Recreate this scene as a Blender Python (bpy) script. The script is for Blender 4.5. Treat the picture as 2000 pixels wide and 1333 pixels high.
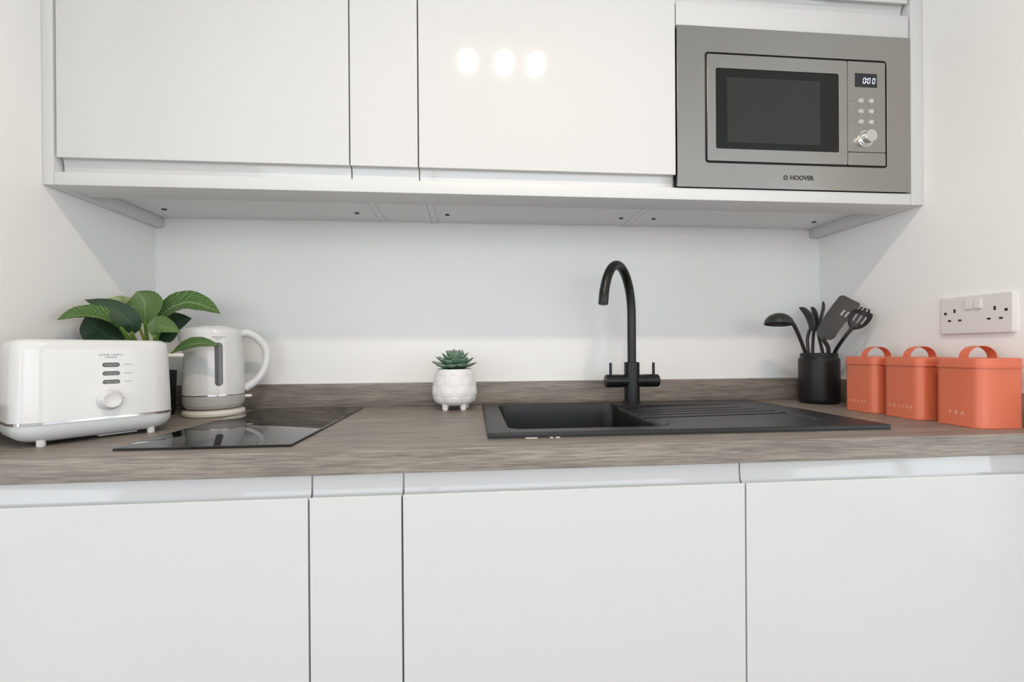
import bpy, bmesh, math, random
from mathutils import Vector, Matrix
random.seed(7)
for o in list(bpy.data.objects): bpy.data.objects.remove(o)
S = bpy.context.scene
COL = S.collection
PI = math.pi

# ------------------------------------------------------------------ camera
CAM = Vector((0.8684, -1.3584, 1.0621)); YAW = 0.0874; PIT = -0.0014; ROL = -0.0066; F = 876.88; SY = 19.28
_fw = Vector((math.sin(YAW), math.cos(YAW), 0)); _rt = Vector((math.cos(YAW), -math.sin(YAW), 0)); _up = Vector((0, 0, 1))
_f = _fw*math.cos(PIT)+_up*math.sin(PIT); _u0 = _up*math.cos(PIT)-_fw*math.sin(PIT)
_r = _rt*math.cos(ROL)+_u0*math.sin(ROL); _u = _u0*math.cos(ROL)-_rt*math.sin(ROL)
cd = bpy.data.cameras.new('camera'); cam = bpy.data.objects.new('camera', cd); COL.objects.link(cam)
cd.sensor_width = 36; cd.lens = F/2000*36; cd.shift_y = SY/2000; cd.clip_start = 0.02
cam.matrix_world = Matrix(((_r.x, _u.x, -_f.x, CAM.x), (_r.y, _u.y, -_f.y, CAM.y), (_r.z, _u.z, -_f.z, CAM.z), (0, 0, 0, 1)))
S.camera = cam
def at(px, py, Y):
    """photo pixel -> point of the room at depth Y (used to survey the plant and the utensils)"""
    d = _f+_r*((px-1000)/F)-_u*((py-666.5-SY)/F)
    return CAM+d*((Y-CAM.y)/d.y)

# ------------------------------------------------------------------ world, daylight, exposure
W = bpy.data.worlds.new('world'); S.world = W; W.use_nodes = True
W.node_tree.nodes['Background'].inputs[0].default_value = (0.91, 0.96, 1.0, 1)
W.node_tree.nodes['Background'].inputs[1].default_value = 3.15
S.view_settings.view_transform = 'Standard'; S.view_settings.look = 'None'
S.view_settings.exposure = 0.06; S.view_settings.gamma = 1.0; S.view_settings.use_curve_mapping = False
LAMP_W = 1.2
def portal(name, loc, rot, sx, sy):
    l = bpy.data.lights.new(name, 'AREA'); l.shape = 'RECTANGLE'; l.size = sx; l.size_y = sy
    l.cycles.is_portal = True
    o = bpy.data.objects.new(name, l); COL.objects.link(o); o.location = loc; o.rotation_euler = rot
WX0, WX1, WZ0, WZ1, WY = -1.2, 2.9, 0.75, 2.15, -4.0         # patio window in the wall behind the camera
RX0, RX1 = -1.6, 3.4                                        # side walls of the room, each with an unseen window added to brighten the alcove
VY0, VY1, VZ0, VZ1 = -3.4, -1.3, 0.5, 2.1
portal('daylight_portal', ((WX0+WX1)/2, WY-.06, (WZ0+WZ1)/2), (PI/2, 0, 0), WX1-WX0, WZ1-WZ0)
portal('daylight_portal', (RX0-.06, (VY0+VY1)/2, (VZ0+VZ1)/2), (0, -PI/2, 0), VZ1-VZ0, VY1-VY0)
portal('daylight_portal', (RX1+.06, (VY0+VY1)/2, (VZ0+VZ1)/2), (0, PI/2, 0), VZ1-VZ0, VY1-VY0)

# ------------------------------------------------------------------ materials
def mat(name, col, rough=.5, metal=0, spec=.5, coat=0, coat_r=.05, emit=None, estr=1):
    m = bpy.data.materials.new(name); m.use_nodes = True; b = m.node_tree.nodes['Principled BSDF']
    b.inputs['Base Color'].default_value = (*col, 1); b.inputs['Roughness'].default_value = rough
    b.inputs['Metallic'].default_value = metal; b.inputs['Specular IOR Level'].default_value = spec
    b.inputs['Coat Weight'].default_value = coat; b.inputs['Coat Roughness'].default_value = coat_r
    if emit: b.inputs['Emission Color'].default_value = (*emit, 1); b.inputs['Emission Strength'].default_value = estr
    m['b'] = 1
    return m
def nodes(m): return m.node_tree.nodes, m.node_tree.links, m.node_tree.nodes['Principled BSDF']
def noise_bump(m, scale, strength, dist=.001, stretch=(1, 1, 1)):
    N, L, b = nodes(m)
    tc = N.new('ShaderNodeTexCoord'); mp = N.new('ShaderNodeMapping'); mp.inputs['Scale'].default_value = stretch
    n = N.new('ShaderNodeTexNoise'); n.inputs['Scale'].default_value = scale; n.inputs['Detail'].default_value = 4
    bp = N.new('ShaderNodeBump'); bp.inputs['Strength'].default_value = strength; bp.inputs['Distance'].default_value = dist
    L.new(tc.outputs['Object'], mp.inputs[0]); L.new(mp.outputs[0], n.inputs['Vector'])
    L.new(n.outputs['Fac'], bp.inputs['Height']); L.new(bp.outputs[0], b.inputs['Normal'])
    return n
M = {}
M['wall'] = mat('wall_paint', (.90, .895, .885), .6, spec=.3); noise_bump(M['wall'], 260, .08, .0006)
M['ceiling'] = mat('ceiling_paint', (.70, .70, .69), .8, spec=.2)
M['gloss'] = mat('white_gloss_lacquer', (.645, .645, .643), .055, spec=.5); noise_bump(M['gloss'], 5, .012, .0006)
M['white'] = mat('white_melamine', (.665, .67, .665), .4, spec=.4)
M['carcass'] = mat('carcass_melamine', (.78, .79, .78), .45, spec=.4)
M['cap'] = mat('dark_cap', (.03, .03, .03), .5)
M['black'] = mat('black_plastic', (.012, .012, .012), .4)
M['tap'] = mat('matt_black_metal', (.008, .008, .008), .34, spec=.4)
M['sink'] = mat('black_composite', (.012, .012, .0125), .40, spec=.42); noise_bump(M['sink'], 900, .12, .0004)
M['hob'] = mat('black_glass', (.004, .004, .005), .015, spec=.6)
M['hobmark'] = mat('hob_mark', (.006, .006, .006), .7, spec=.1)
M['steel'] = mat('brushed_steel', (.40, .39, .37), .24, 1); n = noise_bump(M['steel'], 60, .05, .0002, (2, 40, 60))
M['steel_light'] = mat('steel_bright', (.74, .73, .71), .22, 1)
M['mwbtn'] = mat('satin_button', (.62, .61, .59), .45, .6)
M['chrome'] = mat('chrome', (.62, .62, .62), .08, 1)
M['mwglass'] = mat('dark_door_glass', (.006, .006, .006), .04, spec=.35)
M['mwmesh'] = mat('oven_screen', (.022, .022, .0215), .12, spec=.4)
M['disp'] = mat('display_black', (.012, .011, .02), .12)
M['digit'] = mat('display_digit', (.8, .85, 1), .5, emit=(.75, .82, 1.0), estr=1.15)
M['print'] = mat('dark_print', (.03, .03, .03), .5)
M['softprint'] = mat('grey_print', (.22, .22, .22), .5)
M['appl'] = mat('white_appliance_plastic', (.72, .72, .715), .14, spec=.5)
M['appl2'] = mat('pale_grey_plastic', (.66, .68, .68), .3, spec=.4)
M['cream'] = mat('cream_plastic', (.75, .71, .62), .25)
M['btn'] = mat('grey_button', (.17, .17, .17), .35)
M['slot'] = mat('dark_slot', (.05, .05, .05), .4)
M['water'] = mat('smoked_window', (.10, .10, .10), .12, spec=.5)
M['kgrey'] = mat('warm_grey_plastic', (.48, .46, .44), .32)
M['ceramic'] = mat('white_ceramic', (.80, .79, .78), .38, spec=.4)
M['soil'] = mat('potting_soil', (.03, .022, .015), .95); noise_bump(M['soil'], 120, .8, .004)
M['pot'] = mat('black_pot', (.012, .012, .013), .5)
M['jar'] = mat('matt_black_stoneware', (.010, .010, .010), .42, spec=.35)
M['nylon'] = mat('charcoal_nylon', (.028, .027, .026), .45, spec=.4)
M['tin'] = mat('coral_enamel', (.68, .165, .085), .36, spec=.45)
M['tintext'] = mat('cream_print', (.80, .55, .42), .5)
M['socket'] = mat('socket_plastic', (.74, .72, .72), .45)
M['hole'] = mat('pin_hole', (.02, .018, .018), .8)
M['floor'] = mat('floor_vinyl', (.45, .43, .40), .4)
M['frame'] = mat('window_frame', (.8, .8, .8), .4)
M['bulb'] = mat('lamp_lens', (1, .9, .78), .3, emit=(1.0, .80, .58), estr=110)

def wood(name):
    m = mat(name, (.3, .25, .2), .42, spec=.35); N, L, b = nodes(m)
    tc = N.new('ShaderNodeTexCoord')
    def nz(scale, st, det, rough=.6, dist=0):
        mp = N.new('ShaderNodeMapping'); mp.inputs['Scale'].default_value = st; L.new(tc.outputs['Object'], mp.inputs[0])
        n = N.new('ShaderNodeTexNoise'); n.inputs['Scale'].default_value = scale; n.inputs['Detail'].default_value = det
        n.inputs['Roughness'].default_value = rough; n.inputs['Distortion'].default_value = dist
        L.new(mp.outputs[0], n.inputs['Vector']); return n
    a = nz(4.0, (1.0, 12, 12), 10, .68, .3)          # broad figure
    f = nz(26, (.5, 17, 17), 6, .70, 0)            # fine pores running along the board
    r1 = N.new('ShaderNodeValToRGB'); e = r1.color_ramp.elements
    e[0].position = .30; e[0].color = (.180, .160, .142, 1); e[1].position = .70; e[1].color = (.35, .308, .268, 1)
    k = e.new(.5); k.color = (.268, .236, .206, 1)
    r2 = N.new('ShaderNodeValToRGB'); e = r2.color_ramp.elements
    e[0].position = .40; e[0].color = (.58, .58, .59, 1); e[1].position = .58; e[1].color = (1.12, 1.1, 1.08, 1)
    mx = N.new('ShaderNodeMix'); mx.data_type = 'RGBA'; mx.blend_type = 'MULTIPLY'; mx.inputs[0].default_value = .85
    L.new(a.outputs['Fac'], r1.inputs[0]); L.new(f.outputs['Fac'], r2.inputs[0])
    L.new(r1.outputs[0], mx.inputs[6]); L.new(r2.outputs[0], mx.inputs[7])
    # dark knots, sparse, stretched along the grain
    mp = N.new('ShaderNodeMapping'); mp.inputs['Scale'].default_value = (3.2, 9, 9); L.new(tc.outputs['Object'], mp.inputs[0])
    v = N.new('ShaderNodeTexVoronoi'); v.inputs['Scale'].default_value = 1.0; v.inputs['Randomness'].default_value = 1
    L.new(mp.outputs[0], v.inputs['Vector'])
    rk = N.new('ShaderNodeValToRGB'); e = rk.color_ramp.elements
    e[0].position = .03; e[0].color = (.45, .42, .4, 1); e[1].position = .12; e[1].color = (1, 1, 1, 1)
    L.new(v.outputs['Distance'], rk.inputs[0])
    m2 = N.new('ShaderNodeMix'); m2.data_type = 'RGBA'; m2.blend_type = 'MULTIPLY'; m2.inputs[0].default_value = .8
    L.new(mx.outputs[2], m2.inputs[6]); L.new(rk.outputs[0], m2.inputs[7])
    L.new(m2.outputs[2], b.inputs['Base Color'])
    bp = N.new('ShaderNodeBump'); bp.inputs['Strength'].default_value = .25; bp.inputs['Distance'].default_value = .0006
    L.new(f.outputs['Fac'], bp.inputs['Height']); L.new(bp.outputs[0], b.inputs['Normal'])
    return m
M['wood'] = wood('grey_oak_laminate')

def leafmat(name, base, vein, amount, under=None):
    """pin-striped leaf: pale veins sweep from the midrib to the margin (UV: u across, v along)"""
    m = mat(name, base, .46, spec=.35); N, L, b = nodes(m)
    tc = N.new('ShaderNodeTexCoord'); sp = N.new('ShaderNodeSeparateXYZ'); L.new(tc.outputs['UV'], sp.inputs[0])
    def mth(op, a, c=None):
        n = N.new('ShaderNodeMath'); n.operation = op
        for i, s in enumerate((a, c)):
            if s is None: continue
            if isinstance(s, (int, float)): n.inputs[i].default_value = s
            else: L.new(s, n.inputs[i])
        return n.outputs[0]
    au = mth('ABSOLUTE', mth('SUBTRACT', sp.outputs[0], .5))           # 0 midrib .. .5 margin
    nz = N.new('ShaderNodeTexNoise'); nz.inputs['Scale'].default_value = 7; L.new(tc.outputs['UV'], nz.inputs['Vector'])
    ph = mth('ADD', mth('SUBTRACT', sp.outputs[1], mth('MULTIPLY', au, .55)), mth('MULTIPLY', nz.outputs['Fac'], .10))
    w = mth('SINE', mth('MULTIPLY', ph, 95))
    w = mth('MULTIPLY', mth('GREATER_THAN', w, .55), mth('ADD', mth('MULTIPLY', nz.outputs['Fac'], 1.1), .1))
    rib = mth('LESS_THAN', au, .028)
    fac = mth('MINIMUM', mth('MULTIPLY', mth('MAXIMUM', w, rib), amount), 1)
    mx = N.new('ShaderNodeMix'); mx.data_type = 'RGBA'; mx.inputs[6].default_value = (*base, 1); mx.inputs[7].default_value = (*vein, 1)
    L.new(fac, mx.inputs[0]); L.new(mx.outputs[2], b.inputs['Base Color'])
    bp = N.new('ShaderNodeBump'); bp.inputs['Strength'].default_value = .3; bp.inputs['Distance'].default_value = .001
    L.new(w, bp.inputs['Height']); L.new(bp.outputs[0], b.inputs['Normal'])
    return m
M['leaf'] = leafmat('striped_leaf', (.045, .115, .022), (.34, .44, .20), .62)
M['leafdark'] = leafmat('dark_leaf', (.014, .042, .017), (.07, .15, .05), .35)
M['leafpale'] = leafmat('pale_leaf', (.26, .33, .14), (.62, .64, .42), .85)
M['leafback'] = leafmat('leaf_underside', (.095, .165, .05), (.22, .32, .13), .6)
M['stem'] = mat('plant_stem', (.17, .30, .05), .4)
M['stemy'] = mat('yellow_stem', (.50, .50, .07), .4)
def succmat():
    m = mat('succulent_leaf', (.07, .16, .09), .45); N, L, b = nodes(m)
    tc = N.new('ShaderNodeTexCoord'); sp = N.new('ShaderNodeSeparateXYZ'); L.new(tc.outputs['UV'], sp.inputs[0])
    r = N.new('ShaderNodeValToRGB'); e = r.color_ramp.elements
    e[0].position = 0; e[0].color = (.022, .07, .038, 1); e[1].position = 1; e[1].color = (.16, .12, .12, 1)
    k = e.new(.45); k.color = (.065, .17, .10, 1); k = e.new(.82); k.color = (.19, .30, .21, 1)
    L.new(sp.outputs[1], r.inputs[0]); L.new(r.outputs[0], b.inputs['Base Color']); return m
M['succ'] = succmat()

# ------------------------------------------------------------------ mesh helpers
def B(): return bmesh.new()
def box(bm, x0, x1, y0, y1, z0, z1, bev=0, seg=2):
    r = bmesh.ops.create_cube(bm, size=1)
    for v in r['verts']:
        v.co = Vector(((x0+x1)/2+v.co.x*(x1-x0), (y0+y1)/2+v.co.y*(y1-y0), (z0+z1)/2+v.co.z*(z1-z0)))
    if bev:
        es = list({e for v in r['verts'] for e in v.link_edges})
        bmesh.ops.bevel(bm, geom=es, offset=bev, segments=seg, affect='EDGES', profile=.5)
    return bm
def rrect(w, h, r, n=5, cx=0, cy=0):
    out = []
    for i, (sx, sy) in enumerate(((1, 1), (-1, 1), (-1, -1), (1, -1))):
        for k in range(n+1):
            a = i*PI/2+k*PI/2/n
            out.append((cx+sx*(w/2-r)+r*math.cos(a), cy+sy*(h/2-r)+r*math.sin(a)))
    return out
def loft(bm, loops, cap0=True, cap1=True):
    vs = [[bm.verts.new(p) for p in lp] for lp in loops]; n = len(vs[0])
    for a, b in zip(vs, vs[1:]):
        for i in range(n): bm.faces.new((a[i], a[(i+1) % n], b[(i+1) % n], b[i]))
    if cap0: bm.faces.new(list(reversed(vs[0])))
    if cap1: bm.faces.new(vs[-1])
    return vs
def plate(bm, w, h, r, t, bev, cx=0, cz=0, y0=0, n=5):
    """rounded plate in the XZ plane, front at y0-t (towards -Y), back at y0"""
    L = [[(x, y0, z) for x, z in rrect(w, h, r, n, cx, cz)]]
    if bev:
        L.append([(x, y0-t+bev, z) for x, z in rrect(w, h, r, n, cx, cz)])
        L.append([(x, y0-t+bev*.3, z) for x, z in rrect(w-bev*.7, h-bev*.7, max(r-bev*.35, .0002), n, cx, cz)])
        L.append([(x, y0-t, z) for x, z in rrect(w-2*bev, h-2*bev, max(r-bev, .0002), n, cx, cz)])
    else: L.append([(x, y0-t, z) for x, z in rrect(w, h, r, n, cx, cz)])
    loft(bm, L); return bm
def ringplate(bm, w, h, r, w2, h2, r2, t, cx=0, cz=0, c2x=0, c2z=0, y0=0, n=5):
    """plate with a rounded rectangular opening"""
    o = rrect(w, h, r, n, cx, cz); i = rrect(w2, h2, r2, n, c2x, c2z); k = len(o)
    q = [[bm.verts.new((x, y, z)) for x, z in s] for s, y in ((o, y0), (o, y0-t), (i, y0-t), (i, y0))]
    for a in range(4):
        for j in range(k): bm.faces.new((q[a][j], q[a][(j+1) % k], q[(a+1) % 4][(j+1) % k], q[(a+1) % 4][j]))
    return bm
def lathe(bm, prof, n=40, c=(0, 0, 0), ax='z'):
    def P(r, z, a):
        if ax == 'z': return (c[0]+r*math.cos(a), c[1]+r*math.sin(a), c[2]+z)
        if ax == 'y': return (c[0]+r*math.cos(a), c[1]+z, c[2]+r*math.sin(a))
        return (c[0]+z, c[1]+r*math.cos(a), c[2]+r*math.sin(a))
    rows = []
    for r, z in prof:
        rows.append([bm.verts.new(P(0, z, 0))] if r < 1e-6 else [bm.verts.new(P(r, z, 2*PI*i/n)) for i in range(n)])
    for a, b in zip(rows, rows[1:]):
        for i in range(n):
            j = (i+1) % n
            if len(a) == 1 and len(b) == 1: continue
            if len(a) == 1: bm.faces.new((a[0], b[j], b[i]))
            elif len(b) == 1: bm.faces.new((a[i], a[j], b[0]))
            else: bm.faces.new((a[i], a[j], b[j], b[i]))
    return bm
def spline(pts, n=8):
    """Catmull-Rom through points (any tuples)"""
    P = [tuple(p) for p in pts]; P = [tuple(2*a-b for a, b in zip(P[0], P[1]))]+P+[tuple(2*a-b for a, b in zip(P[-1], P[-2]))]
    out = []
    for i in range(1, len(P)-2):
        for k in range(n):
            t = k/n
            out.append(tuple(.5*(2*b+(c-a)*t+(2*a-5*b+4*c-d)*t*t+(3*b-a-3*c+d)*t**3) for a, b, c, d in zip(P[i-1], P[i], P[i+1], P[i+2])))
    out.append(P[-2]); return out
def tube(bm, pts, rad, n=16, flat=1.0, ref=None, caps=True):
    pts = [Vector(p) for p in pts]; N = len(pts)
    if not isinstance(rad, (list, tuple)): rad = [rad]*N
    T = [(pts[min(i+1, N-1)]-pts[max(i-1, 0)]).normalized() for i in range(N)]
    s = Vector(ref) if ref is not None else (Vector((0, 0, 1)) if abs(T[0].z) < .9 else Vector((1, 0, 0)))
    rows = []
    for i in range(N):
        s = (s-T[i]*s.dot(T[i])).normalized(); w = T[i].cross(s)
        rows.append([pts[i]+s*(rad[i]*flat*math.cos(2*PI*k/n))+w*(rad[i]*math.sin(2*PI*k/n)) for k in range(n)])
    loft(bm, rows, caps, caps); return bm
def ribbon(bm, path, widths, nrm, dish=0, thick=.002, nc=6, keep=None, uv=True, wave=0):
    """thin solid blade along a path; widths per point; nrm = facing; dish>0 cups the edges towards nrm"""
    path = [Vector(p) for p in path]; N = len(path); uvl = bm.loops.layers.uv.verify()
    nrm = Vector(nrm); rows = [[], []]; UV = {}
    for i in range(N):
        t = (path[min(i+1, N-1)]-path[max(i-1, 0)]).normalized()
        nn = (nrm-t*nrm.dot(t)).normalized(); sd = t.cross(nn)
        for s in (0, 1):
            row = []
            for k in range(nc+1):
                u = k/nc*2-1; w = widths[i]/2
                p = path[i]+sd*(u*w)+nn*(dish*u*u*w+wave*w*math.sin(i*1.9+u*2)*abs(u))+nn*((.5-s)*thick)
                v = bm.verts.new(p); UV[v] = (k/nc, i/(N-1)); row.append(v)
            rows[s].append(row)
    fs = []
    ok = lambda i, k: keep is None or keep((i+.5)/(N-1), (k+.5)/nc*2-1)
    for i in range(N-1):
        for k in range(nc):
            if not ok(i, k): continue
            a = rows[0]; b = rows[1]
            fs.append(bm.faces.new((a[i][k], a[i][k+1], a[i+1][k+1], a[i+1][k])))
            fs.append(bm.faces.new((b[i][k], b[i+1][k], b[i+1][k+1], b[i][k+1])))
            for (di, dk, p, q_) in ((-1, 0, (i, k), (i, k+1)), (1, 0, (i+1, k+1), (i+1, k)), (0, -1, (i+1, k), (i, k)), (0, 1, (i, k+1), (i+1, k+1))):
                ii, kk = i+di, k+dk
                if not (0 <= ii < N-1 and 0 <= kk < nc and ok(ii, kk)):
                    fs.append(bm.faces.new((a[q_[0]][q_[1]], a[p[0]][p[1]], b[p[0]][p[1]], b[q_[0]][q_[1]])))
    for f in fs:
        for l in f.loops: l[uvl].uv = UV[l.vert]
    for v in [v for v in bm.verts if not v.link_faces]: bm.verts.remove(v)
    return bm

def obj(name, bm, m, parent=None, smooth=24, bevel=0):
    bmesh.ops.recalc_face_normals(bm, faces=bm.faces[:])
    me = bpy.data.meshes.new(name); bm.to_mesh(me); bm.free()
    me.materials.append(M[m])
    if smooth: me.shade_smooth(); me.set_sharp_from_angle(angle=math.radians(smooth))
    o = bpy.data.objects.new(name, me); COL.objects.link(o)
    if parent is not None: o.parent = parent
    if bevel:
        b = o.modifiers.new('bevel', 'BEVEL'); b.width = bevel; b.segments = 2; b.limit_method = 'ANGLE'; b.angle_limit = math.radians(50); b.harden_normals = True
    return o
def tag(o, label, cat, group=None):
    o['label'] = label; o['category'] = cat
    if group: o['group'] = group
    return o
def thing(name, label, cat, loc=(0, 0, 0), rz=0, group=None):
    o = bpy.data.objects.new(name, None); COL.objects.link(o); o.location = loc; o.rotation_euler = (0, 0, rz)
    o.empty_display_size = .05
    return tag(o, label, cat, group)
def struct(name, bm, m, smooth=0):
    o = obj(name, bm, m, None, smooth); o['kind'] = 'structure'; return o
def text(name, s, size, m, parent, mtx, spacing=1.0, align='CENTER', extrude=.00015, shear=0, offset=0):
    cu = bpy.data.curves.new(name, 'FONT'); cu.body = s; cu.size = size; cu.align_x = align; cu.align_y = 'CENTER'
    cu.extrude = extrude; cu.space_character = spacing; cu.resolution_u = 3; cu.shear = shear; cu.offset = offset
    t = bpy.data.objects.new(name, cu); COL.objects.link(t)
    dg = bpy.context.evaluated_depsgraph_get(); me = bpy.data.meshes.new_from_object(t.evaluated_get(dg))
    bpy.data.objects.remove(t); bpy.data.curves.remove(cu)
    me.transform(mtx); me.materials.clear(); me.materials.append(M[m]); me.name = name
    o = bpy.data.objects.new(name, me); COL.objects.link(o); o.parent = parent; return o
FRONT = Matrix.Rotation(PI/2, 4, 'X')                       # text facing -Y
def T(x, y, z): return Matrix.Translation((x, y, z))

# ------------------------------------------------------------------ key dimensions (metres)
XL, XR = -.0264, 1.986            # alcove walls
YU = -.3367                       # face of the wall-cabinet doors
YB = -.6003                       # face of the base doors
YW = -.6066                       # worktop front edge
ZW, ZW2 = .9, .8604
ZP, ZC, ZD = 1.416, 1.444, 1.4738 # pelmet underside, cabinet underside, door rim
ZCT = 2.16                        # top of wall cabinets
CEIL = 2.46
NIB = -.69                        # alcove opens into the room here
UP = .0154                        # upstand thickness
JX = [0, .6, .75, 1.35, 1.95]     # unit joints

# ------------------------------------------------------------------ room
RY0 = WY
struct('wall_back', box(B(), XL-.1, XR+.1, 0, .1, 0, CEIL), 'wall')
struct('wall_left', box(B(), XL-.1, XL, NIB, 0, 0, CEIL), 'wall')
struct('wall_right', box(B(), XR, XR+.1, NIB, 0, 0, CEIL), 'wall')
struct('wall_nib_left', box(B(), RX0, XL-.1, NIB, NIB+.1, 0, CEIL), 'wall')
struct('wall_nib_right', box(B(), XR+.1, RX1, NIB, NIB+.1, 0, CEIL), 'wall')
for nm, x0, x1 in (('wall_room_left', RX0-.1, RX0), ('wall_room_right', RX1, RX1+.1)):
    bm = B(); box(bm, x0, x1, RY0, VY0, 0, CEIL); box(bm, x0, x1, VY1, NIB+.1, 0, CEIL)
    box(bm, x0, x1, VY0, VY1, 0, VZ0); box(bm, x0, x1, VY0, VY1, VZ1, CEIL); struct(nm, bm, 'wall')
bm = B()
box(bm, RX0-.1, WX0, WY-.1, WY, 0, CEIL); box(bm, WX1, RX1+.1, WY-.1, WY, 0, CEIL)
box(bm, WX0, WX1, WY-.1, WY, 0, WZ0); box(bm, WX0, WX1, WY-.1, WY, WZ1, CEIL)
struct('wall_window', bm, 'wall')
struct('floor', box(B(), RX0-.1, RX1+.1, RY0-.1, .1, -.1, 0), 'floor')
struct('ceiling', box(B(), RX0-.1, RX1+.1, RY0-.1, .1, CEIL, CEIL+.1), 'ceiling')
bm = B()
for x0, x1, z0, z1 in ((WX0, WX1, WZ0, WZ0+.06), (WX0, WX1, WZ1-.06, WZ1), (WX0, WX0+.06, WZ0+.06, WZ1-.06), (WX1-.06, WX1, WZ0+.06, WZ1-.06), (.47, .53, WZ0+.06, WZ1-.06)):
    box(bm, x0, x1, WY-.05, WY-.01, z0, z1)
struct('window_1', bm, 'frame')
for i, x in ((2, RX0-.06), (3, RX1+.02)):  # side windows out of view, added for more light on the alcove walls
    bm = B(); ym = (VY0+VY1)/2
    for y0, y1, z0, z1 in ((VY0, VY1, VZ0, VZ0+.06), (VY0, VY1, VZ1-.06, VZ1), (VY0, VY0+.06, VZ0+.06, VZ1-.06), (VY1-.06, VY1, VZ0+.06, VZ1-.06), (ym-.03, ym+.03, VZ0+.06, VZ1-.06)):
        box(bm, x, x+.04, y0, y1, z0, z1)
    struct('window_%d' % i, bm, 'frame')

# ------------------------------------------------------------------ spotlight bar on the ceiling (its three lamps mirror in the gloss door)
sb = thing('spotlight_bar', 'white ceiling spotlight bar with three small warm lamps', 'ceiling light', (1.01, -1.305, CEIL))
obj('bar_plate', box(B(), -.22, .22, -.03, .03, -.022, 0, .004), 'white', sb)
for x in (-.1555, .006, .147):
    h = obj('lamp_head', lathe(B(), [(.012, -.022), (.012, -.04), (.028, -.05), (.032, -.098), (.029, -.098), (.025, -.06), (0, -.06)], 24, (x, 0, 0)), 'white', sb)
    obj('lamp_lens', lathe(B(), [(0, -.118), (.008, -.1165), (.014, -.112), (.019, -.104), (.020, -.095), (0, -.092)], 24, (x, 0, 0)), 'bulb', h)
    l = bpy.data.lights.new('lamp_light', 'SPOT'); l.energy = LAMP_W*10; l.color = (1, .82, .65); l.spot_size = math.radians(162); l.spot_blend = .7
    l.shadow_soft_size = .030
    o = bpy.data.objects.new('lamp_light', l); COL.objects.link(o); o.parent = sb; o.location = (x, 0, -.122)

# ------------------------------------------------------------------ J-pull doors
def jdoor(w, z0, z1, grip, lip=.031):
    """handleless door: front at y=0, back at +.022; the finger lip is set back under (or over) the rim"""
    zr = z0+lip if grip == 'bottom' else z1-lip
    s = 1 if grip == 'bottom' else -1; ze = z0 if grip == 'bottom' else z1; zf = z1 if grip == 'bottom' else z0
    pr = [(0, zf), (0, zr+s*.0015), (.0006, zr+s*.0003), (.002, zr), (.0045, zr+s*.0008), (.0065, zr+s*.004), (.0095, zr+s*.0058),
          (.013, zr+s*.0045), (.016, zr-s*.001), (.0178, zr-s*.009), (.0185, ze+s*.002), (.019, ze), (.022, ze), (.022, zf)]
    bm = B(); loft(bm, [[(x, y, z) for y, z in pr] for x in (0, w)]); return bm

GB = 'base cabinets under the worktop'
base_lab = ['wide white gloss base cabinet at far left below the black glass hob',
            'narrow white gloss base cabinet between two wide ones',
            'wide white gloss base cabinet below the left part of the black sink',
            'wide white gloss base cabinet at far right below the orange tins']
for i in range(4):
    x0, x1 = JX[i], JX[i+1]; w = x1-x0
    t = thing('base_cabinet', base_lab[i], 'cabinet', (x0, YB, .15), 0, GB)
    tp = ZW2-.15-.002
    for nm, a in (('side_panel', (0, .018, .024, .56, 0, tp)), ('side_panel', (w-.018, w, .024, .56, 0, tp)),
                  ('bottom_panel', (.018, w-.018, .024, .56, 0, .018)), ('back_panel', (.018, w-.018, .545, .56, .018, tp)),
                  ('top_rail', (.018, w-.018, .024, .10, tp-.018, tp))):
        obj(nm, box(B(), *a), 'carcass', t, 0)
    d = obj('door', jdoor(w-.003, 0, tp-.0015, 'top', .0341), 'gloss', t, 12, .0007); d.location = (.0015, 0, 0)
    for lx in (.05, w-.05):
        obj('foot', lathe(B(), [(0, -.15), (.025, -.15), (.02, -.14), (.016, -.02), (.025, 0), (0, 0)], 14, (lx, .12, 0)), 'black', t)
x0, x1 = XL+.002, 0-.002
tag(obj('filler_strip', box(B(), x0, x1, YB+.002, YB+.02, .15, ZW2-.002, .0008), 'white'), 'slim white filler strip between left wall and base cabinet', 'filler')
tag(obj('filler_strip', box(B(), 1.952, XR-.002, YB+.002, YB+.02, .15, ZW2-.002, .0008), 'white'), 'slim white filler strip between right wall and base cabinet', 'filler')
tag(obj('plinth', box(B(), XL+.002, XR-.002, YB+.05, YB+.066, .001, .147, .001), 'white'), 'white plinth board along the foot of the base cabinets', 'plinth')

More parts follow.
